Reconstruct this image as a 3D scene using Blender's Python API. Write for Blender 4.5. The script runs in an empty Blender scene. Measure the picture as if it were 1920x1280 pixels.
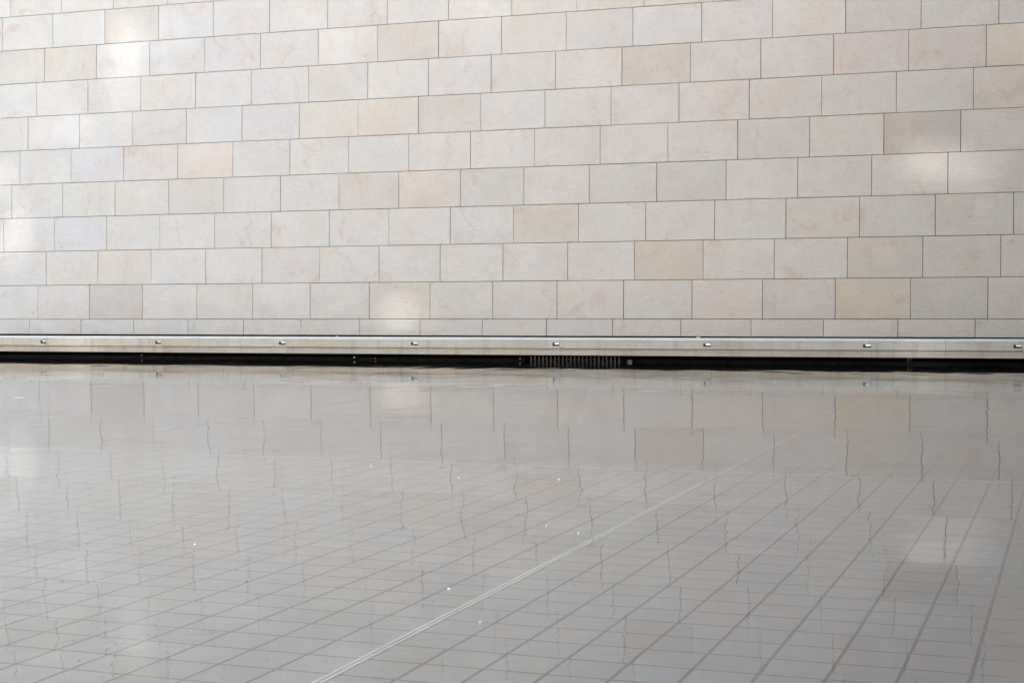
import bpy, math, random
import numpy as np
from mathutils import Matrix, Vector

S = bpy.context.scene
random.seed(11)
RNG = np.random.default_rng(5)
K = 0.9                      # metres per course of stone
PSI = -0.3086378             # bearing of the wall

# ------------------------------------------------------------------ camera
EYE = 1.67574 * K
PITCH, ROLL, FPX = 0.0363627, -0.0066384, 2607.36
cam_d = bpy.data.cameras.new("camera")
cam = bpy.data.objects.new("camera", cam_d)
S.collection.objects.link(cam)
right = Vector((1, 0, 0))
fwd = Vector((0, math.cos(PITCH), -math.sin(PITCH)))
up = Vector((0, math.sin(PITCH), math.cos(PITCH)))
r2 = right * math.cos(ROLL) + up * math.sin(ROLL)
u2 = up * math.cos(ROLL) - right * math.sin(ROLL)
cam.matrix_world = Matrix(((r2.x, u2.x, -fwd.x, 0), (r2.y, u2.y, -fwd.y, 0),
                           (r2.z, u2.z, -fwd.z, EYE), (0, 0, 0, 1)))
cam_d.sensor_width = 36
cam_d.lens = FPX / 1920 * 36
cam_d.clip_start = 0.05
cam_d.clip_end = 5000
S.camera = cam

# ------------------------------------------------------------------ light
D3 = Vector((math.cos(PSI), math.sin(PSI), 0))
N3 = Vector((-math.sin(PSI), math.cos(PSI), 0))
SUN_EL = math.radians(12)
sun_u, sun_n = 0.03, -1.0
hl = math.hypot(sun_u, sun_n)
sun_z = math.tan(SUN_EL) * hl
sun_dir = (D3 * sun_u + N3 * sun_n + Vector((0, 0, sun_z))).normalized()

world = bpy.data.worlds.new("World")
S.world = world
world.use_nodes = True
wn = world.node_tree
wn.nodes.clear()
sky = wn.nodes.new("ShaderNodeTexSky")
sky.sky_type = 'NISHITA'
sky.sun_disc = False
sky.sun_elevation = SUN_EL
sky.sun_rotation = math.atan2(sun_dir.x, sun_dir.y)
sky.air_density = 1.0
sky.dust_density = 2.0
sky.ozone_density = 1.0
bg = wn.nodes.new("ShaderNodeBackground")
bg.inputs['Strength'].default_value = 0.12
wo = wn.nodes.new("ShaderNodeOutputWorld")
wn.links.new(sky.outputs[0], bg.inputs[0])
wn.links.new(bg.outputs[0], wo.inputs[0])

sl = bpy.data.lights.new("sun", 'SUN')
sl.energy = 4.5
sl.angle = math.radians(0.7)
sl.color = (1.0, 0.97, 0.92)
sun = bpy.data.objects.new("sun", sl)
S.collection.objects.link(sun)
sun.rotation_euler = sun_dir.to_track_quat('Z', 'Y').to_euler()
sun.location = sun_dir * 60

S.view_settings.view_transform = 'Standard'
S.view_settings.look = 'None'
S.view_settings.gamma = 1
S.view_settings.use_curve_mapping = False
S.view_settings.exposure = 2.35
S.cycles.use_denoising = True
S.cycles.max_bounces = 6
S.cycles.diffuse_bounces = 3
S.cycles.transparent_max_bounces = 8


# ------------------------------------------------------------------ node helper
class NT:
    def __init__(self, name):
        self.m = bpy.data.materials.new(name)
        self.m.use_nodes = True
        self.t = self.m.node_tree
        self.t.nodes.clear()
        self.out = self.t.nodes.new("ShaderNodeOutputMaterial")

    def n(self, typ, ins=None, **kw):
        nd = self.t.nodes.new(typ)
        for k, v in kw.items():
            setattr(nd, k, v)
        for k, v in (ins or {}).items():
            self.put(nd.inputs[k], v)
        return nd

    def put(self, sock, v):
        if isinstance(v, bpy.types.NodeSocket):
            self.t.links.new(v, sock)
        elif isinstance(v, bpy.types.Node):
            self.t.links.new(v.outputs[0], sock)
        else:
            sock.default_value = v

    def math(self, op, a, b=None, c=None, clamp=False):
        nd = self.t.nodes.new("ShaderNodeMath")
        nd.operation = op
        nd.use_clamp = clamp
        self.put(nd.inputs[0], a)
        if b is not None:
            self.put(nd.inputs[1], b)
        if c is not None:
            self.put(nd.inputs[2], c)
        return nd.outputs[0]

    def vmath(self, op, a, b=None):
        nd = self.t.nodes.new("ShaderNodeVectorMath")
        nd.operation = op
        self.put(nd.inputs[0], a)
        if b is not None:
            self.put(nd.inputs[1], b)
        return nd.outputs[0]

    def mix(self, f, a, b, blend='MIX'):
        nd = self.t.nodes.new("ShaderNodeMix")
        nd.data_type = 'RGBA'
        nd.blend_type = blend
        nd.clamp_factor = True
        self.put(nd.inputs[0], f)
        self.put(nd.inputs[6], a)
        self.put(nd.inputs[7], b)
        return nd.outputs[2]

    def noise(self, vec, scale, detail=3, rough=0.5, dist=0.0):
        nd = self.n("ShaderNodeTexNoise", {'Vector': vec, 'Scale': scale, 'Detail': detail,
                                           'Roughness': rough, 'Distortion': dist})
        return nd

    def ramp(self, v, a, b, lo=0.0, hi=1.0, smooth=True):
        nd = self.n("ShaderNodeMapRange", {0: v, 1: a, 2: b, 3: lo, 4: hi})
        nd.interpolation_type = 'SMOOTHSTEP' if smooth else 'LINEAR'
        return nd.outputs[0]

    def finish(self, shader):
        self.put(self.out.inputs[0], shader)
        return self.m


def c4(r, g, b):
    return (r, g, b, 1)


def simple(name, col, rough=0.6, metal=0.0, var=0.06, scale=9.0, bump=0.0, spec=0.5):
    t = NT(name)
    co = t.n("ShaderNodeTexCoord").outputs['Object']
    n1 = t.noise(co, scale, 5, 0.6).outputs[0]
    f = t.ramp(n1, 0.3, 0.7, 1 - var * 2, 1 + var, False)
    col_n = t.vmath('SCALE', col[:3])
    col_n.node.inputs[0].default_value = col[:3]
    t.put(col_n.node.inputs[3], f)
    p = t.n("ShaderNodeBsdfPrincipled", {'Base Color': col_n, 'Roughness': rough, 'Metallic': metal,
                                         'Specular IOR Level': spec})
    if bump:
        b = t.n("ShaderNodeBump", {'Height': n1, 'Strength': 1.0, 'Distance': bump})
        t.put(p.inputs['Normal'], b)
    return t.finish(p)


STONE = (0.66, 0.636, 0.603)


def stone_material(name="limestone", streak=0.0):
    """pale limestone: tone and offset of each slab come from the mesh, veins and pores from noise"""
    t = NT(name)
    co = t.n("ShaderNodeTexCoord").outputs['Object']
    tone = t.n("ShaderNodeAttribute", attribute_name="tone").outputs['Color']
    seed = t.n("ShaderNodeAttribute", attribute_name="seed").outputs['Color']
    off = t.vmath('MULTIPLY', seed, (97.0, 53.0, 71.0))
    p = t.vmath('ADD', co, off)
    sepc = t.n("ShaderNodeSeparateColor", {0: seed})
    # soft clouds inside a slab
    cl = t.noise(p, 1.6, 4, 0.55).outputs[0]
    base = t.vmath('SCALE', tone)
    t.put(base.node.inputs[3], t.ramp(cl, 0.25, 0.75, 0.955, 1.035, False))
    # warm / cool drift
    cl2 = t.noise(t.vmath('ADD', p, (13.1, 4.2, 7.7)), 1.1, 3, 0.5).outputs[0]
    base = t.mix(t.ramp(cl2, 0.42, 0.75, 0, 0.75), base,
                 t.mix(1.0, base, c4(1.0, 0.945, 0.89), 'MULTIPLY'))
    cl3 = t.noise(t.vmath('ADD', p, (3.1, 24.2, 17.7)), 1.5, 3, 0.5).outputs[0]
    base = t.mix(t.ramp(cl3, 0.5, 0.75, 0, 0.7), base,
                 t.mix(1.0, base, c4(0.985, 1.0, 1.035), 'MULTIPLY'))
    # thin wandering veins
    wv = t.n("ShaderNodeTexNoise", {'Vector': p, 'Scale': 2.4, 'Detail': 5, 'Roughness': 0.62})
    warp = t.vmath('SCALE', t.vmath('SUBTRACT', wv.outputs['Color'], (0.5, 0.5, 0.5)))
    warp.node.inputs[3].default_value = 0.62
    pw = t.vmath('ADD', p, warp)
    pw = t.vmath('MULTIPLY', pw, (1.0, 1.0, 0.75))
    vn = t.noise(pw, 0.85, 1.0, 0.4).outputs[0]
    ridge = t.math('ABSOLUTE', t.math('SUBTRACT', vn, 0.5))
    thin = t.ramp(ridge, 0.0, 0.009, 1, 0)
    wide = t.ramp(ridge, 0.0, 0.045, 1, 0)
    vm = t.noise(t.vmath('ADD', p, (31, 9, 5)), 1.3, 2, 0.5).outputs[0]
    mask = t.ramp(vm, 0.46, 0.6)
    gritn = t.noise(p, 38.0, 4, 0.7).outputs[0]
    grit = t.ramp(gritn, 0.35, 0.62)
    vf = t.math('MULTIPLY', t.math('ADD', t.math('MULTIPLY', thin, 0.46), t.math('MULTIPLY', wide, 0.17)), mask)
    vf = t.math('MULTIPLY', vf, t.math('ADD', t.math('MULTIPLY', grit, 0.75), 0.25))
    vcol = t.mix(sepc.outputs[1], c4(0.57, 0.40, 0.345), c4(0.55, 0.40, 0.30))
    base = t.mix(vf, base, vcol)
    # cloudy rosy stains
    st = t.noise(t.vmath('ADD', pw, (7, 3, 11)), 2.2, 5, 0.65).outputs[0]
    st2 = t.noise(t.vmath('ADD', p, (17, 3, 1)), 0.9, 2, 0.5).outputs[0]
    sf = t.math('MULTIPLY', t.ramp(st, 0.52, 0.68), t.ramp(st2, 0.5, 0.62))
    sf = t.math('MULTIPLY', sf, t.math('ADD', t.math('MULTIPLY', grit, 0.5), 0.5))
    base = t.mix(t.math('MULTIPLY', sf, 0.34), base, c4(0.56, 0.41, 0.385))
    # mid-scale mottling
    mo = t.noise(t.vmath('ADD', p, (2, 8, 30)), 7.0, 4, 0.65).outputs[0]
    base = t.mix(t.math('MULTIPLY', t.ramp(mo, 0.48, 0.68), 0.34), base, t.mix(1.0, base, c4(0.93, 0.86, 0.83), 'MULTIPLY'))
    mo2 = t.noise(t.vmath('ADD', p, (12, 1, 3)), 13.0, 4, 0.7).outputs[0]
    base = t.mix(t.math('MULTIPLY', t.ramp(mo2, 0.5, 0.7), 0.30), base, t.mix(1.0, base, c4(0.90, 0.90, 0.91), 'MULTIPLY'))
    if streak:
        sv = t.vmath('MULTIPLY', co, (1.0, 1.0, 0.06))
        s1 = t.noise(sv, 3.2, 5, 0.7).outputs[0]
        s2 = t.noise(sv, 14.0, 3, 0.7).outputs[0]
        big = t.noise(t.vmath('MULTIPLY', co, (1, 1, 0.2)), 0.55, 2, 0.5).outputs[0]
        f_ = t.math('MULTIPLY', t.ramp(s1, 0.47, 0.66), t.ramp(s2, 0.3, 0.6))
        base = t.mix(t.math('MULTIPLY', f_, streak), base, c4(0.34, 0.27, 0.20))
        base = t.mix(t.math('MULTIPLY', t.ramp(big, 0.45, 0.65), streak), base,
                     t.mix(1.0, base, c4(0.90, 0.84, 0.76), 'MULTIPLY'))
    # sparse white crystals in clusters
    vo = t.n("ShaderNodeTexVoronoi", {'Vector': p, 'Scale': 26.0})
    cm = t.noise(t.vmath('ADD', p, (5, 41, 2)), 1.7, 2, 0.5).outputs[0]
    wf = t.math('MULTIPLY', t.ramp(vo.outputs['Distance'], 0.10, 0.30, 1, 0), t.ramp(cm, 0.60, 0.70))
    base = t.mix(t.math('MULTIPLY', wf, 0.6), base, c4(0.84, 0.85, 0.85))
    # grain
    fine = t.noise(p, 90.0, 3, 0.7).outputs[0]
    gcol = t.vmath('SCALE', base)
    t.put(gcol.node.inputs[3], t.ramp(fine, 0.3, 0.7, 0.93, 1.07, False))
    # chiselled surface
    mp = t.n("ShaderNodeMapping", {'Vector': p, 'Rotation': (0, 0.7, 0), 'Scale': (1.0, 1.0, 2.6)})
    h1 = t.noise(mp, 9.0, 5, 0.62).outputs[0]
    h2 = t.noise(mp, 45.0, 3, 0.6).outputs[0]
    hh = t.math('ADD', h1, t.math('MULTIPLY', h2, 0.35))
    b = t.n("ShaderNodeBump", {'Height': hh, 'Strength': 0.8, 'Distance': 0.024})
    pr = t.n("ShaderNodeBsdfPrincipled", {'Base Color': gcol, 'Roughness': 0.78,
                                          'Specular IOR Level': 0.3, 'Normal': b})
    return t.finish(pr)


def tile_material():
    """pool floor: UV runs in tiles; joints lie on whole numbers"""
    t = NT("pool_tiles")
    uv = t.n("ShaderNodeUVMap").outputs[0]
    wob = t.n("ShaderNodeTexNoise", {'Vector': uv, 'Scale': 2.1, 'Detail': 2})
    w2 = t.vmath('SCALE', t.vmath('SUBTRACT', wob.outputs['Color'], (0.5, 0.5, 0.5)))
    w2.node.inputs[3].default_value = 0.035
    uvw = t.vmath('ADD', uv, w2)
    s = t.n("ShaderNodeSeparateXYZ", {0: uvw})

    def line(c, w):
        f = t.math('ABSOLUTE', t.math('SUBTRACT', t.math('FRACT', t.math('ADD', c, 0.5)), 0.5))
        return t.ramp(f, w * 0.7, w * 1.3, 1, 0)
    li = line(s.outputs[0], 0.031)
    lj = line(s.outputs[1], 0.031)
    grout = t.math('MAXIMUM', li, t.math('MULTIPLY', lj, 0.9))
    fl = t.vmath('FLOOR', uvw)
    wnz = t.n("ShaderNodeTexWhiteNoise", {'Vector': fl})
    cl = t.noise(uv, 0.35, 5, 0.6).outputs[0]
    cl2 = t.noise(uv, 3.0, 5, 0.65).outputs[0]
    k = t.math('MULTIPLY', t.ramp(wnz.outputs[0], 0, 1, 0.94, 1.055, False),
               t.ramp(cl, 0.25, 0.75, 0.90, 1.08, False))
    k = t.math('MULTIPLY', k, t.ramp(cl2, 0.25, 0.75, 0.94, 1.05, False))
    # weaker light beyond the cross joint is painted into the tile colour
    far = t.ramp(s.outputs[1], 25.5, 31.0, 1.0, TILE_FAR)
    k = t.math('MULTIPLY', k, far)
    k = t.math('MULTIPLY', k, t.ramp(s.outputs[0], 2.5, 8.0, 1.0, 0.80))  # light falling off towards the right, painted into the tiles
    # tiles turn nearly black towards the foot of the ledge
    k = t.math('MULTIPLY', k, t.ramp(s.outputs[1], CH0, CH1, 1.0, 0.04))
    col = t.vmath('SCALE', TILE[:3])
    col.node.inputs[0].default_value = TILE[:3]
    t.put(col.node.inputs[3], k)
    drift = t.noise(t.vmath('ADD', uv, (40, 3, 0)), 0.5, 3, 0.6).outputs[0]
    gcol = t.mix(t.ramp(drift, 0.35, 0.65), c4(*GROUT), c4(GROUT[0] * 1.25, GROUT[1] * 1.08, GROUT[2] * 0.95))
    grout = t.math('MULTIPLY', grout, t.math('MULTIPLY', t.ramp(s.outputs[1], 24.0, 36.0, 1.0, 0.72), t.ramp(s.outputs[1], 34.0, 70.0, 1.0, 0.4)))
    gv = t.noise(uv, 6.0, 3, 0.7).outputs[0]
    grout = t.math('MULTIPLY', grout, t.ramp(gv, 0.2, 0.5, 0.75, 1.0, False))
    # lime bloom in the joints towards the right-hand side
    bl = t.math('MULTIPLY', t.ramp(s.outputs[0], 6.6, 7.4), lj)
    bn = t.noise(t.vmath('MULTIPLY', uv, (1.0, 6.0, 1)), 1.2, 3, 0.6).outputs[0]
    bl = t.math('MULTIPLY', bl, t.ramp(bn, 0.42, 0.6))
    gcol = t.mix(bl, gcol, c4(0.42, 0.38, 0.25))
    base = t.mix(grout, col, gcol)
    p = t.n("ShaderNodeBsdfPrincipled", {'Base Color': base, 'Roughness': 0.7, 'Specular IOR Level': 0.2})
    return t.finish(p)


def water_material():
    t = NT("water")
    co = t.n("ShaderNodeTexCoord").outputs['Object']
    mp = t.n("ShaderNodeMapping", {'Vector': co, 'Scale': (1.0, 1.5, 1.0)})
    h = t.noise(mp, 7.0, 2, 0.5).outputs[0]
    env = t.noise(co, 0.45, 2, 0.5).outputs[0]
    b = t.n("ShaderNodeBump", {'Height': t.math('MULTIPLY', h, t.ramp(env, 0.35, 0.65, 0.3, 1.0)),
                               'Strength': 1.0, 'Distance': MICRO})
    geo = t.n("ShaderNodeNewGeometry")
    dp = t.n("ShaderNodeVectorMath", {0: b.outputs[0], 1: geo.outputs['Incoming']}, operation='DOT_PRODUCT')
    cs = t.math('SUBTRACT', 1.0, t.math('ABSOLUTE', dp.outputs['Value']), clamp=True)
    fr = t.math('MULTIPLY_ADD', t.math('POWER', cs, 4.0), 0.98, 0.02)
    tr = t.n("ShaderNodeBsdfTransparent", {'Color': c4(0.975, 0.98, 0.975)})
    gl = t.n("ShaderNodeBsdfGlossy", {'Color': c4(1, 1, 1), 'Roughness': 0.0, 'Normal': b})
    mx = t.n("ShaderNodeMixShader", {0: fr, 1: tr, 2: gl})
    return t.finish(mx)


def pane_material(name, v):
    t = NT(name)
    tr = t.n("ShaderNodeBsdfTransparent", {'Color': c4(v ** 0.5, v ** 0.5, v ** 0.5)})
    gl = t.n("ShaderNodeBsdfGlossy", {'Color': c4(0.8, 0.8, 0.8), 'Roughness': 0.05})
    return t.finish(t.n("ShaderNodeMixShader", {0: 0.05, 1: tr, 2: gl}))


TILE = (0.385, 0.333, 0.267)
GROUT = (0.105, 0.083, 0.065)
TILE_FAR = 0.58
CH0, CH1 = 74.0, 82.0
MICRO = 0.0009

M_STONE = stone_material()
M_LEDGE = stone_material("weathered_limestone", 0.38)
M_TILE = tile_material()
M_WATER = water_material()
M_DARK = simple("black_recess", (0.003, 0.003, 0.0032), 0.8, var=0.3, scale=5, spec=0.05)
M_BACK = simple("shadow_backing", (0.006, 0.006, 0.006), 0.9)
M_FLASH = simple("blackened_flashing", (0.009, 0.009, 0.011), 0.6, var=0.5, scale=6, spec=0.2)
M_MIRROR = simple("bright_steel", (0.97, 0.96, 0.94), 0.22, 1.0, var=0.02)
M_STEEL = simple("brushed_steel", (0.75, 0.75, 0.74), 0.3, 0.9, var=0.04)
M_STEELD = simple("dark_steel", (0.10, 0.10, 0.095), 0.45, 0.3)
M_THIN = simple("dulled_metal", (0.66, 0.61, 0.53), 0.6, var=0.30, scale=0.8)
M_METAL = simple("pale_metal", (0.8, 0.78, 0.72), 0.45, 0.0, var=0.08, scale=3)


def rail_material():
    """pale metal strip; past the cross joint its colour turns darker"""
    t = NT("pale_metal_trim")
    co = t.n("ShaderNodeTexCoord").outputs['Object']
    x = t.n("ShaderNodeSeparateXYZ", {0: co}).outputs[0]
    n1 = t.noise(co, 2.2, 5, 0.7).outputs[0]
    f = t.math('MULTIPLY', t.ramp(n1, 0.3, 0.7, 0.82, 1.06, False), t.ramp(x, 7.6, 9.2, 1.0, 0.66))
    col = t.vmath('SCALE', (0.93, 0.88, 0.77))
    col.node.inputs[0].default_value = (0.93, 0.88, 0.77)
    t.put(col.node.inputs[3], f)
    return t.finish(t.n("ShaderNodeBsdfPrincipled", {'Base Color': col, 'Roughness': 0.5, 'Specular IOR Level': 0.3}))


M_RAIL = rail_material()
M_WHITE = simple("white_lens", (0.88, 0.87, 0.85), 0.35)
M_FLECK = simple("white_petal", (0.8, 0.78, 0.73), 0.5)
M_GRILLE = simple("grimy_bronze", (0.30, 0.26, 0.215), 0.55, 0.2, var=0.25, scale=20)
M_GROUND = simple("paving", (0.42, 0.40, 0.37), 0.9, scale=0.6)
M_BLOCKER = simple("blocker_dark", (0.085, 0.072, 0.06), 0.9)  # dark face of the slab added right of frame
M_PEB = simple("pebble_stone", (0.62, 0.55, 0.46), 0.8, scale=60)


# ------------------------------------------------------------------ objects
def W(u, n, z):
    return D3 * u + N3 * n + Vector((0, 0, z))


def empty(name, loc, rz=PSI):
    o = bpy.data.objects.new(name, None)
    o.empty_display_size = 0.2
    S.collection.objects.link(o)
    o.location = loc
    o.rotation_euler = (0, 0, rz)
    return o


def tag(o, label=None, cat=None, group=None, kind=None):
    if label:
        o['label'] = label
    if cat:
        o['category'] = cat
    if group:
        o['group'] = group
    if kind:
        o['kind'] = kind
    return o


class MB:
    """collects boxes and other shapes, then links them as ONE mesh"""

    def __init__(self):
        self.v, self.f, self.tone, self.seed = [], [], [], []

    def box(self, x0, x1, y0, y1, z0, z1, tone=(1, 1, 1), seed=None, bev=0.0, skip=()):
        b = len(self.v)
        seed = seed or (random.random(), random.random(), random.random())
        if bev:
            c = bev
            self.v += [(x0, y1, z0), (x1, y1, z0), (x1, y1, z1), (x0, y1, z1),
                       (x0, y0 + c, z0), (x1, y0 + c, z0), (x1, y0 + c, z1), (x0, y0 + c, z1),
                       (x0 + c, y0, z0 + c), (x1 - c, y0, z0 + c), (x1 - c, y0, z1 - c), (x0 + c, y0, z1 - c)]
            fs = [(8, 9, 10, 11), (4, 5, 9, 8), (5, 6, 10, 9), (6, 7, 11, 10), (7, 4, 8, 11),
                  (0, 1, 5, 4), (1, 2, 6, 5), (2, 3, 7, 6), (3, 0, 4, 7), (3, 2, 1, 0)]
        else:
            self.v += [(x0, y0, z0), (x1, y0, z0), (x1, y1, z0), (x0, y1, z0),
                       (x0, y0, z1), (x1, y0, z1), (x1, y1, z1), (x0, y1, z1)]
            fs = [(0, 3, 2, 1), (4, 5, 6, 7), (0, 1, 5, 4), (1, 2, 6, 5), (2, 3, 7, 6), (3, 0, 4, 7)]
        for f in fs:
            self.f.append(tuple(b + i for i in f))
            self.tone.append(tone)
            self.seed.append(seed)
        return self

    def cyl(self, c, axis, r, h, seg=12, r2=None):
        r2 = r if r2 is None else r2
        b = len(self.v)
        ax = {'x': (1, 2, 0), 'y': (0, 2, 1), 'z': (0, 1, 2)}[axis]
        for k, rr in ((0, r), (h, r2)):
            for i in range(seg):
                a = 2 * math.pi * i / seg
                p = [0, 0, 0]
                p[ax[0]] = math.cos(a) * rr
                p[ax[1]] = math.sin(a) * rr
                p[ax[2]] = k
                self.v.append((c[0] + p[0], c[1] + p[1], c[2] + p[2]))
        for i in range(seg):
            j = (i + 1) % seg
            self.f.append((b + i, b + j, b + seg + j, b + seg + i))
        self.f.append(tuple(b + i for i in range(seg))[::-1])
        self.f.append(tuple(b + seg + i for i in range(seg)))
        self.tone += [(1, 1, 1)] * (seg + 2)
        self.seed += [(0, 0, 0)] * (seg + 2)
        return self

    def build(self, name, mat, parent=None, stone=False):
        me = bpy.data.meshes.new(name)
        me.from_pydata(self.v, [], self.f)
        me.materials.append(mat)
        if stone:
            for an, src in (("tone", self.tone), ("seed", self.seed)):
                at = me.attributes.new(an, 'FLOAT_COLOR', 'CORNER')
                dat = []
                for fi, p in enumerate(me.polygons):
                    dat += [*src[fi], 1.0] * p.loop_total
                at.data.foreach_set('color', dat)
        me.update()
        o = bpy.data.objects.new(name, me)
        S.collection.objects.link(o)
        if parent:
            o.parent = parent
        return o


# ---- ground
g = MB()
g.box(-900, 900, -900, 900, -0.6, -0.35)
o = g.build("ground", M_GROUND)
tag(o, kind='structure')

# ---- pool floor, one sheet carrying the tiled pattern
FZ = -0.045
OX, OY = -0.3533252 * K, 5.7828114 * K
T1, T2, TA, TB = -0.321507, 1.1814618, 0.2974611 * K, 0.2813455 * K
A = np.array([[math.cos(T1) * TA, math.cos(T2) * TB], [math.sin(T1) * TA, math.sin(T2) * TB]])
AI = np.linalg.inv(A)


def tile_xy(i, j):
    p = A @ np.array([i, j])
    return p[0] + OX, p[1] + OY


POOL_U0, POOL_U1, POOL_N0, POOL_N1 = -36.0, 3.4, -3.0, 28.75
pts = [W(POOL_U0, POOL_N0, 0), W(POOL_U1, POOL_N0, 0), W(POOL_U1, POOL_N1, 0), W(POOL_U0, POOL_N1, 0)]
me = bpy.data.meshes.new("pool_floor")
me.from_pydata([(p.x, p.y, FZ) for p in pts], [], [(0, 1, 2, 3)])
uvl = me.uv_layers.new(name="UVMap")
for li, p in enumerate(pts):
    uvl.data[li].uv = tuple(AI @ np.array([p.x - OX, p.y - OY]))
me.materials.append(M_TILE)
o = bpy.data.objects.new("pool_floor", me)
S.collection.objects.link(o)
tag(o, kind='structure')

# ---- water surface: a fine height field of low ripples
du = dn = 0.085
us = np.arange(POOL_U0, POOL_U1 + du, du)
ns = np.arange(POOL_N0, POOL_N1 + dn, dn)
UU, NN = np.meshgrid(us, ns)
H = np.zeros_like(UU)
slope2 = 0.0
for k in range(64):
    lam = math.exp(RNG.uniform(math.log(0.30), math.log(1.5)))
    th = RNG.uniform(0, math.pi)
    kk = 2 * math.pi / lam
    s = RNG.uniform(0.5, 1.0) * (lam / 0.6) ** -0.15
    slope2 += s * s / 2
    H += s / kk * np.sin(kk * (math.cos(th) * UU + math.sin(th) * NN) + RNG.uniform(0, 6.28))
env = np.zeros_like(UU)
for k in range(14):
    lam = RNG.uniform(3, 11)
    th = RNG.uniform(0, math.pi)
    kk = 2 * math.pi / lam
    env += np.sin(kk * (math.cos(th) * UU + 1.4 * math.sin(th) * NN) + RNG.uniform(0, 6.28))
env = 0.75 + 0.4 * np.tanh(env / 3.0)
WAVE = 0.0062
H *= WAVE / math.sqrt(slope2) * env
co = np.stack([UU, NN, H], -1).reshape(-1, 3)
ny, nx = UU.shape
idx = np.arange(nx * ny).reshape(ny, nx)
fc = np.stack([idx[:-1, :-1], idx[:-1, 1:], idx[1:, 1:], idx[1:, :-1]], -1).reshape(-1, 4)
me = bpy.data.meshes.new("water")
me.vertices.add(len(co))
me.vertices.foreach_set('co', co.astype(np.float32).ravel())
me.loops.add(fc.size)
me.loops.foreach_set('vertex_index', fc.ravel().astype(np.int32))
me.polygons.add(len(fc))
me.polygons.foreach_set('loop_start', np.arange(0, fc.size, 4, dtype=np.int32))
me.polygons.foreach_set('use_smooth', np.ones(len(fc), dtype=bool))
me.materials.append(M_WATER)
me.update(calc_edges=True)
me.validate()
o = bpy.data.objects.new("water", me)
S.collection.objects.link(o)
o.rotation_euler = (0, 0, PSI)
tag(o, kind='structure')

# ---- metal strips let into the pool floor
def strip(i, j0, j1, rails, label, wid=0.0095):
    x0, y0 = tile_xy(i, j0)
    root = empty("floor_strip", (x0, y0, FZ), T2)
    L = (j1 - j0) * TB
    for r in rails:
        MB().box(0, L, -r * TA - wid / 2, -r * TA + wid / 2, 0.001, 0.007).build("rail", M_RAIL, root)
    MB().box(0, L, -rails[1] * TA + wid / 2, -rails[0] * TA - wid / 2, 0.0005, 0.003).build("seal", M_SEAL, root)
    tag(root, label, "metal strip", "metal strips in the pool floor")


M_SEAL = simple("grey_seal", (0.34, 0.31, 0.26), 0.7)
strip(-1.99, -6, 76, (-0.052, 0.052), "pale double metal strip running diagonally from bottom centre towards the wall")
strip(-27.4, -6, 76, (-0.052, 0.052), "short visible piece of pale double strip at the far left edge of the pool", wid=0.009)
x0, y0 = tile_xy(-34, 27.2)
cross = MB().box(0, 46 * TA, -0.003, 0.003, 0.001, 0.004).build("cross_strip", M_THIN)
cross.location = (x0, y0, FZ)
cross.rotation_euler = (0, 0, T1)
tag(cross, "hair-thin pale metal strip crossing the pool parallel to the wall", "metal strip",
    "metal strips in the pool floor")

# ---- great stone wall
TONES = dict(neutral=(1, 1, 1), cool=(0.985, 1.005, 1.05), cream=(1.0, 0.995, 0.955), peach=(1.0, 0.945, 0.895),
             peachs=(0.965, 0.885, 0.815), pink=(1.0, 0.955, 0.95), beige=(0.93, 0.90, 0.86), grey=(0.93, 0.935, 0.935),
             pinkorange=(1.0, 0.925, 0.885), yellow=(0.985, 0.93, 0.84), brown=(0.89, 0.85, 0.81), white=(1.03, 1.03, 1.03))
SPEC = {(1, 1): 'brown', (1, 0): 'pink', (1, 6): 'beige', (1, 7): 'cream', (1, 11): 'pink', (1, 12): 'pink',
        (1, 13): 'yellow', (1, 14): 'grey', (2, 1): 'peach', (2, 10): 'peachs', (2, 9): 'white', (3, 0): 'cool',
        (4, 2): 'beige', (4, 5): 'beige', (4, 6): 'peach', (4, 7): 'grey', (5, 2): 'pinkorange', (5, 0): 'cool',
        (6, 4): 'cream', (6, 5): 'peach', (5, 11): 'grey', (5, 13): 'brown', (7, 12): 'pink', (7, 13): 'pink',
        (9, 0): 'beige', (8, 5): 'beige', (9, 1): 'cool', (9, 2): 'cool', (8, 7): 'cream', (7, 9): 'beige',
        (8, 12): 'grey', (8, 1): 'cool', (8, 2): 'cool', (3, 12): 'cream', (2, 13): 'beige', (8, 9): 'cool',
        (4, 9): 'grey', (4, 10): 'grey', (6, 3): 'cool', (6, 2): 'cool', (4, 0): 'cream', (4, 1): 'cream',
        (7, 14): 'yellow', (6, 14): 'peach', (5, 12): 'cream', (3, 8): 'beige', (2, 0): 'cream', (2, -1): 'neutral',
        (8, 0): 'white', (7, 0): 'neutral', (6, 6): 'grey', (8, -1): 'beige', (8, -2): 'beige'}
PW, SH, U0 = 1.77627 * K, 0.160423 * 1.77627 * K, -25.904412 * K
BAT = 0.0340124
wall = empty("stone_wall", W(0, 34.995386 * K, 0.930013 * K))
tag(wall, "vast pale limestone wall of coursed rectangular slabs rising behind the pool", "wall")
skin = empty("tmp", (0, 0, 0))
bpy.data.objects.remove(skin)
main, basec = MB(), MB()
GAP = 0.013
pal = ['neutral'] * 7 + ['cream'] * 4 + ['pink'] * 3 + ['cool'] * 3 + ['grey'] * 2 + ['pink'] * 1 + ['white'] * 2
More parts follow.
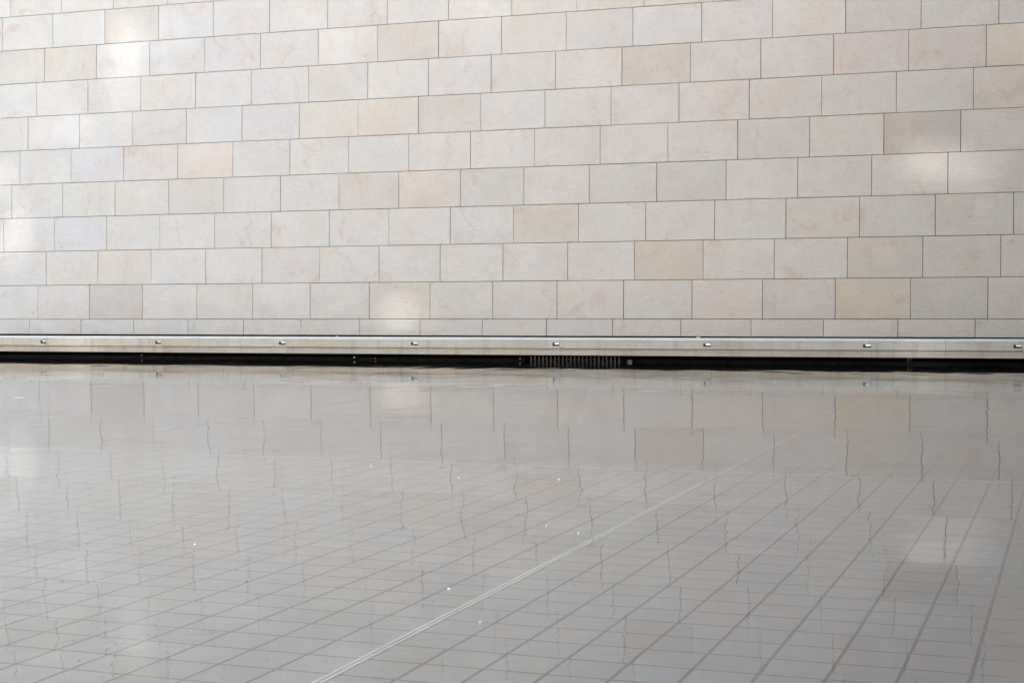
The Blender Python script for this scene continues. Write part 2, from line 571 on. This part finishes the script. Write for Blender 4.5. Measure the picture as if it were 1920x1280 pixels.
for row in range(0, 12):
    for c in range(-10, 19):
        a = U0 + c * PW + (row - 1) * SH
        b = a + PW
        if b < -36 or a > 3.6:
            continue
        b = min(b, 3.62)
        z0, z1 = ((row - 1) * K, row * K) if row > 0 else (-0.44 * K, 0)
        if b - a < 0.1:
            continue
        key = SPEC.get((row, c))
        if key is None and row > 5 and c < 7:
            key = random.choice(['neutral'] * 6 + ['cool'] * 5 + ['white'] * 2 + ['grey'] * 2 + ['pink'])
        if key is None:
            lst = pal + (['pink'] * 3 + ['cream'] * 2 if row < 4 else ['cool'] * 3 if (row > 6 and c < 7) else [])
            key = random.choice(lst)
        tn = TONES[key]
        am = 0.75 if (row, c) in SPEC else 0.28
        tn = tuple(1 + (q - 1) * am for q in tn)
        j = random.uniform(0.985, 1.015)
        wrm = random.uniform(-0.008, 0.008)
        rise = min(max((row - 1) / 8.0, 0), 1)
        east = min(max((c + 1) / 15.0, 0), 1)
        low = (1 - rise) * east  # cool sky and warm bounce tints painted into slab colour by position
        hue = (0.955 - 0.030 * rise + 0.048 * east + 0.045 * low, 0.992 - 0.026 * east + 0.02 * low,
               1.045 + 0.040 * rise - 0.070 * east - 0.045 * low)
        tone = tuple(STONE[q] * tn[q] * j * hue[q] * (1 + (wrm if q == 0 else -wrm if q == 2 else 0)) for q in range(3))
        dy = random.uniform(-0.0012, 0.0012)
        mb = main if row > 0 else basec
        jj = lambda: random.uniform(-0.0016, 0.0016)
        mb.box(a + GAP / 2 + jj(), b - GAP / 2 + jj(), dy * 2, 0.045, z0 + GAP / 2 + jj() * 0.6, z1 - GAP / 2 + jj() * 0.6, tone, bev=0.0015)
cl = main.build("slabs", M_STONE, wall, True)
bc = basec.build("base_course", M_STONE, wall, True)
bk = MB().box(-36, 3.62, 0.045, 0.5, -0.44 * K, 11 * K).build("backing", M_BACK, wall)
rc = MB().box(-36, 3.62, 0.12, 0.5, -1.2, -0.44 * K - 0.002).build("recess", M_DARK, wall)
for ob in (cl, bc, bk, rc):
    ob.rotation_euler = (-BAT, 0, 0)

# ---- stone ledge standing in the water in front of the wall
LANG = PSI + math.atan(0.0170244)
LC = math.cos(math.atan(0.0170244))


def ledge_u(u):
    """distance along the ledge (metres) for wall coordinate u in courses"""
    return u * K / LC


ledge = empty("stone_ledge", W(0, 31.372994 * K, 0), LANG)
tag(ledge, "long low pale stone ledge with white top, running above the dark waterline", "ledge")
ZT, ZS, ZB = 0.545 * K, 0.331 * K, 0.167 * K
FIX = [-26.13, -22.687, -19.28, -15.813, -12.313, -8.789, -5.256, -1.747, 1.358]
joints = []
for i in range(len(FIX) - 1):
    joints += [(FIX[i], True), ((FIX[i] + FIX[i + 1]) / 2, False)]
joints += [(FIX[-1], True), (3.1, False)]
joints = [(-39.5, False), (-36.2, False), (-32.9, False), (-29.6, False), (-27.9, False)] + joints
NW, NZ0, NZ1, ND = 0.150, 0.383 * K, 0.457 * K, 0.075
upper, lower, cope = MB(), MB(), MB()
ZC = ZT - 0.022
LT = (0.66, 0.63, 0.555)
LT2 = (0.62, 0.555, 0.48)
for k in range(len(joints) - 1):
    a, b = ledge_u(joints[k][0]), ledge_u(joints[k + 1][0])
    fx = joints[k + 1][1]
    j = random.uniform(0.955, 1.035)
    w = random.uniform(-0.02, 0.02)
    tn = (LT[0] * j * (1 + w), LT[1] * j, LT[2] * j * (1 - w))
    sd = (random.random(), random.random(), random.random())
    a1, b1 = a + 0.0025, b - 0.0025
    if fx:
        n0, n1 = b1 - 0.004 - NW, b1 - 0.004
        upper.box(a1, n0, 0, 0.12, ZS, ZC, tn, sd)
        upper.box(n0, n1, 0, 0.12, ZS, NZ0, tn, sd)
        upper.box(n0, n1, 0, 0.12, NZ1, ZC, tn, sd)
        upper.box(n1, b1, 0, 0.12, ZS, ZC, tn, sd)
    else:
        upper.box(a1, b1, 0, 0.12, ZS, ZC, tn, sd)
    j = random.uniform(0.95, 1.04)
    t2 = tuple(x * j for x in LT2)
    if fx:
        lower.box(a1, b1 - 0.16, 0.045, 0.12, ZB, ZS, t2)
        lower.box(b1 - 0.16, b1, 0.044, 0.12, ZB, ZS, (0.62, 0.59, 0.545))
    else:
        lower.box(a1, b1, 0.045, 0.12, ZB, ZS, t2)
    cope.box(a + 0.001, b - 0.001, -0.004, 1.0, ZC, ZT, (0.93, 0.91, 0.87), bev=0.003)
upper.build("upper_band", M_LEDGE, ledge, True)
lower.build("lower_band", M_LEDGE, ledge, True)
cope.build("coping", M_STONE, ledge, True)
MB().box(ledge_u(-39.5), ledge_u(3.1), 0.12, 0.99, ZB + 0.001, ZC - 0.001).build("core", M_BACK, ledge)
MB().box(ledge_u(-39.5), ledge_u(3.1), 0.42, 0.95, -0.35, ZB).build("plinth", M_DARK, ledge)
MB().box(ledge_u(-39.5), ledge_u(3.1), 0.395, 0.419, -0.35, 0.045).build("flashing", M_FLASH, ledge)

FIXNAMES = ["just left of the frame edge", "leftmost of the row", "second from the left", "third from the left",
            "fourth from the left", "directly above the dark slotted grille", "third from the right",
            "second from the right", "rightmost of the row"]
lx, ly = math.cos(LANG), math.sin(LANG)
LB = W(0, 31.372994 * K, 0)


def ledge_pt(u, y=0.0, z=0.0):
    s = ledge_u(u)
    return Vector((LB.x + lx * s - ly * y, LB.y + ly * s + lx * y, z))


sp = empty("ledge_light", (0, 0, 0), LANG)
hs = MB()
hs.box(-NW + 0.0005, -NW + 0.004, 0.002, ND, 0, NZ1 - NZ0)
hs.box(-0.004, -0.0005, 0.002, ND, 0, NZ1 - NZ0)
hs.box(-NW + 0.004, -0.004, 0.002, ND, 0.0005, 0.003)
hs.box(-NW + 0.004, -0.004, 0.002, ND, NZ1 - NZ0 - 0.003, NZ1 - NZ0 - 0.0005)
hs.box(-NW + 0.004, -0.004, ND - 0.003, ND, 0.003, NZ1 - NZ0 - 0.003)
hs.build("housing", M_STEELD, sp)
hood = MB()
hh = NZ1 - NZ0
b = len(hood.v)
yf, yb2 = -0.003, 0.009
LX = -NW * 0.66
hood.v += [(LX, yf, hh * 0.54), (-0.006, yf, hh * 0.54), (-0.006, yb2, hh - 0.003), (LX, yb2, hh - 0.003),
           (LX, yf + 0.004, hh * 0.52), (-0.006, yf + 0.004, hh * 0.52), (-0.006, yb2 + 0.004, hh - 0.006),
           (LX, yb2 + 0.004, hh - 0.006)]
for f in [(0, 1, 2, 3), (7, 6, 5, 4), (0, 4, 5, 1), (1, 5, 6, 2), (2, 6, 7, 3), (3, 7, 4, 0)]:
    hood.f.append(f)
hood.build("hood", M_MIRROR, sp)
for k, fu in enumerate(FIX):
    if k == 0:
        continue
    if k == 1:
        r = sp
    else:
        r = sp.copy()
        S.collection.objects.link(r)
        for ch in list(sp.children):
            cc = ch.copy()
            S.collection.objects.link(cc)
            cc.parent = r
    p = ledge_pt(fu, 0, NZ0)
    off = 0.0025 + 0.004
    r.location = (p.x - lx * off, p.y - ly * off, p.z)
    tag(r, "small recessed steel light in the stone ledge, " + FIXNAMES[k], "light", "small lights set along the ledge")

# ---- slotted grille under the ledge
gr = empty("drain_grille", ledge_pt(-9.72, 0.30, -0.12), LANG)
tag(gr, "dark slotted metal grille of upright bars at the waterline under the ledge", "grille")
g0, g1 = 0.0, ledge_u(-7.40) - ledge_u(-9.72)
NBAR = 23
for k in range(NBAR):
    x = 0.125 + (ledge_u(-7.45) - ledge_u(-9.58)) * k / (NBAR - 1)
    hgt = 0.115 + random.uniform(-0.006, 0.004)
    MB().box(x - 0.0075, x + 0.0075, 0, 0.03, 0.0, 0.12 + hgt).build("bar", M_GRILLE, gr)
MB().box(0.10, 0.145 + (ledge_u(-7.45) - ledge_u(-9.58)), 0.032, 0.045, 0.02, 0.05).build("cross_bar", M_GRILLE, gr)
for k, x in enumerate((0.17, 0.42, 0.66, 0.93, 1.18, 1.47, 1.74)):
    MB().box(x - 0.006, x + 0.006, 0.07, 0.09, 0.17, 0.20).build("clip", M_GRILLE, gr)
MB().box(0.0, 0.09, 0.01, 0.05, 0.05, 0.235).build("end_plate", M_DARK, gr)

# ---- round outlet and small fittings in the dark recess
ou = empty("pipe_outlet", ledge_pt(-7.19, 0.30, 0.0), LANG)
tag(ou, "round pale pipe end half under water, right of the grille", "pipe")
MB().cyl((0, -0.03, 0.004), 'y', 0.05, 0.09, 20).build("collar", M_GRILLE, ou)
MB().cyl((0, -0.036, 0.004), 'y', 0.038, 0.006, 20).build("cap", simple("chalky_metal", (0.15, 0.15, 0.12), 0.6), ou)
BOLTS = [(-14.14, 0.055, 0.016, 'white', "bright white peg in the dark recess between third and fourth ledge lights"),
         (-13.58, 0.040, 0.008, 'grey', "faint peg just right of the bright white peg, under the ledge"),
         (-20.1, 0.060, 0.008, 'grey', "tiny pale stud in the dark recess at the left, near the second light"),
         (-9.87, 0.058, 0.013, 'grey', "grey round stud left of the slotted grille"),
         (-9.70, 0.010, 0.011, 'grey', "small stud at the waterline touching the left end of the grille")]
for (u, z, r, cl_, lab) in BOLTS:
    bo = empty("recess_stud", ledge_pt(u, 0.385, z), LANG)
    tag(bo, lab, "stud", "studs in the dark recess")
    m_ = M_WHITE if cl_ == 'white' else M_METAL if r > 0.01 else M_STEEL
    MB().cyl((0, -0.025, 0), 'y', r * 0.7, 0.045, 10).build("shank", M_STEELD, bo)
    MB().cyl((0, -0.036, 0), 'y', r, 0.011, 10, r * 0.95).build("head", m_, bo)
# a tuft of roots hanging in the recess on the right
tf = MB()
for k in range(16):
    x = random.uniform(-0.05, 0.05)
    l = random.uniform(0.05, 0.13)
    tf.box(x, x + 0.004, 0, 0.004, 0.145 - l, 0.145)
rt = tf.build("hanging_weed", simple("dry_weed", (0.14, 0.13, 0.07), 0.8, var=0.3))
rt.location = ledge_pt(-0.95, 0.33, 0.0)
rt.rotation_euler = (0, 0, LANG)
tag(rt, "wisp of dry weed hanging in the dark recess at the right", "weed")


def blob(name, mat, loc, sx, sy, sz, label, cat, group=None, rot=0.0, seg=10, rng=None):
    rng = rng or random
    vs, fs = [], []
    rings = 5
    ph = [rng.uniform(0, 6.28) for _ in range(3)]
    for i in range(rings + 1):
        t_ = math.pi * i / rings
        for k in range(seg):
            a = 2 * math.pi * k / seg
            w = 1 + 0.14 * math.sin(2 * a + ph[0]) + 0.10 * math.sin(3 * a + ph[1])
            vs.append((1.0 * sx * w * math.sin(t_) * math.cos(a), 1.0 * sy * w * math.sin(t_) * math.sin(a), sz * math.cos(t_)))
    for i in range(rings):
        for k in range(seg):
            k2 = (k + 1) % seg
            fs.append((i * seg + k, i * seg + k2, (i + 1) * seg + k2, (i + 1) * seg + k))
    me = bpy.data.meshes.new(name)
    me.from_pydata(vs, [], fs)
    for p in me.polygons:
        p.use_smooth = True
    me.materials.append(mat)
    ob = bpy.data.objects.new(name, me)
    S.collection.objects.link(ob)
    ob.location = loc
    ob.rotation_euler = (0, 0, rot)
    tag(ob, label, cat, group)
    return ob


blob("pebble", M_PEB, W(-5.742 * K, 32.40 * K, ZT + 0.010), 0.045, 0.03, 0.016,
     "small tan pebble lying on the white coping right of centre", "pebble")
blob("chip", M_FLECK, W(-14.89 * K, 32.15 * K, ZT + 0.006), 0.035, 0.02, 0.009,
     "tiny white stone chip on the coping left of centre", "stone chip")

FL = [(-2.767, 9.472, 0.0085, "white fleck floating above the diagonal strip, right of centre"),
      (-2.708, 7.298, 0.0085, "white fleck floating just left of the diagonal strip in the lower middle"),
      (-2.281, 6.595, 0.0075, "lowest white fleck, floating just right of the diagonal strip"),
      (-4.826, 8.141, 0.0070, "elongated white fleck floating alone in the lower left"),
      (-5.351, 12.299, 0.0095, "small white fleck in the middle distance, upper left of the others"),
      (-4.245, 11.71, 0.0090, "flat white fleck in the middle distance near the picture centre"),
      (-3.339, 11.825, 0.0105, "flat white fleck in the middle distance near the thin cross strip"),
      (-2.473, 9.239, 0.0045, "very tiny pale fleck close to the diagonal strip")]
for (u, n, r, lab) in FL:
    blob("white_fleck", M_FLECK, W(u * K, n * K, 0.004), r * random.uniform(1, 1.3), r * random.uniform(1.2, 2.0), 0.005,
         lab, "fleck", "white flecks floating on the pool", rot=random.uniform(0, 3))
blob("white_glint", M_FLECK, W(-14.431 * K, 19.0 * K, 0.003), 0.12, 0.035, 0.005,  # flat white sliver standing in for a glint on the ripples
     "slender white sliver modelled for a glint on the water at the far left", "glint", rot=PSI, seg=16)

# ---- unseen slab added out of frame to darken the right side
side_blocker = empty("unseen_side_blocker", W(2.6, -6.0, -0.4), PSI - math.atan(1.15 / 37.0))
tag(side_blocker, "unseen plain slab added beyond the right edge to darken that side", "wall")
MB().box(0, 0.6, 0, 37.3, 0, 19.0).build("blocker_face", M_BLOCKER, side_blocker)
MB().box(-0.04, 0.66, -0.04, 37.34, 19.0, 19.15).build("blocker_cap", M_PEB, side_blocker)

# ---- unseen screen added behind the viewer: blocks sun, its panes let soft patches through
BN = -45.0
M_PA = pane_material("patch_filter", 0.125)
M_PB = pane_material("dim_patch_filter", 0.10)
#  u, n, z on the wall (courses); width, height in metres; filter
PATCH = [(-23.03, 35.25, 8.50, 0.95, 1.7, 0), (-22.93, 35.22, 7.20, 0.7, 0.8, 1), (-26.3, 35.24, 7.98, 3.4, 0.25, 0),
         (-25.4, 35.20, 6.90, 1.6, 1.2, 1), (-16.26, 35.24, 8.23, 0.5, 0.6, 1), (-15.3, 35.19, 6.72, 0.55, 0.5, 1),
         (-14.11, 35.01, 1.15, 0.95, 0.6, 2), (-0.58, 35.12, 4.63, 0.75, 0.75, 2), (0.34, 35.12, 4.53, 0.5, 0.6, 1),
         (-26.9, 35.08, 3.45, 0.9, 3.0, 1), (-21.67, 31.1, 0.43, 0.35, 0.9, 1), (-0.95, 31.3, 0.42, 1.1, 0.7, 1)]
PATCH += [(-26.1, 35.2, 8.78, 1.0, 0.5, 3), (-24.5, 35.2, 6.1, 0.9, 0.7, 3), (-21.8, 35.2, 9.3, 1.2, 0.5, 3),
          (-26.6, 35.2, 6.3, 0.6, 1.0, 3), (-25.2, 35.2, 5.0, 0.8, 0.6, 3), (-17.3, 35.2, 9.4, 0.9, 0.5, 3),
          (-20.2, 35.2, 5.6, 1.3, 0.4, 3), (-12.1, 35.2, 9.2, 1.0, 0.4, 3), (1.4, 35.2, 7.6, 0.5, 0.5, 3)]
rects = []
PR = random.Random(4)
# low sun filters added to lay weak light on the floor: near, far
n_t = 11.75
for (na, nb, gk) in ((-2.0, n_t, 4), (n_t + 0.001, 23.4, 5)):
    za, zb_ = (na - BN) * sun_z, (nb - BN) * sun_z
    tt = (na + nb) / 2 - BN
    rects.append(((-35.0 + 2.6) / 2 + sun_u * tt, (za + zb_) / 2, 37.6, zb_ - za, gk))
for (u, n, z, w, h, gk) in PATCH:
    tt = n * K - BN
    for q in range(4):
        ww, hh_ = w * PR.uniform(0.35, 0.7), h * PR.uniform(0.3, 0.6)
        ox_, oz_ = PR.uniform(-0.5, 0.5) * w * 0.7, PR.uniform(-0.5, 0.5) * h * 0.8
        rects.append((u * K + sun_u * tt + ox_, z * K + sun_z * tt + oz_, ww, hh_, gk))
xs = sorted({-70.0, 50.0} | {r[0] - r[2] / 2 for r in rects} | {r[0] + r[2] / 2 for r in rects})
zs = sorted({-0.4, 29.0} | {r[1] - r[3] / 2 for r in rects} | {r[1] + r[3] / 2 for r in rects})
sun_screen = empty("unseen_sun_screen", W(0, BN, 0))
tag(sun_screen, "unseen screen added behind the viewer to block sun and shape light patches", "building")
screen_mb = MB()
for i in range(len(xs) - 1):
    run = None
    for j in range(len(zs) - 1):
        cx, cz = (xs[i] + xs[i + 1]) / 2, (zs[j] + zs[j + 1]) / 2
        hole = any(abs(cx - r[0]) < r[2] / 2 and abs(cz - r[1]) < r[3] / 2 for r in rects)
        if not hole:
            if run is None:
                run = zs[j]
        if hole or j == len(zs) - 2:
            top = zs[j] if hole else zs[j + 1]
            if run is not None and top > run:
                screen_mb.box(xs[i], xs[i + 1], -0.15, 0.15, run, top)
            run = None
screen_mb.build("screen_sheet", simple("screen_pale", (0.5, 0.48, 0.45), 0.9, scale=0.5), sun_screen)
M_PC = pane_material("strong_patch_filter", 0.26)
M_PD = pane_material("faint_patch_filter", 0.05)


def film_material(name, stops):
    """added sun filter, graded along its length to shape the floor light"""
    t = NT(name)
    co = t.n("ShaderNodeTexCoord").outputs['Object']
    x = t.n("ShaderNodeSeparateXYZ", {0: co}).outputs[0]
    v = None
    for (x0_, x1_, a_, b_) in stops:
        r_ = t.ramp(x, x0_, x1_, a_, b_)
        v = r_ if v is None else t.math('MULTIPLY', v, r_)
    v = t.math('POWER', v, 0.5)
    cc_ = t.n("ShaderNodeCombineColor", {0: v, 1: v, 2: v})
    return t.finish(t.n("ShaderNodeBsdfTransparent", {'Color': cc_}))


M_F1 = film_material("near_sun_filter", [(-5.0, -0.8, 0.38, 0.17), (-0.8, 0.4, 1.0, 0.0)])
M_F2 = film_material("far_sun_filter", [(-20.0, -6.0, 0.26, 0.02)])
for k, (x, z, w, h, gk) in enumerate(rects):
    MB().box(x - w / 2 + 0.001, x + w / 2 - 0.001, -0.14 + 0.004 * k, -0.138 + 0.004 * k, z - h / 2 + 0.001, z + h / 2 - 0.001).build(
        "sun_filter", (M_PA, M_PB, M_PC, M_PD, M_F1, M_F2)[gk], sun_screen)
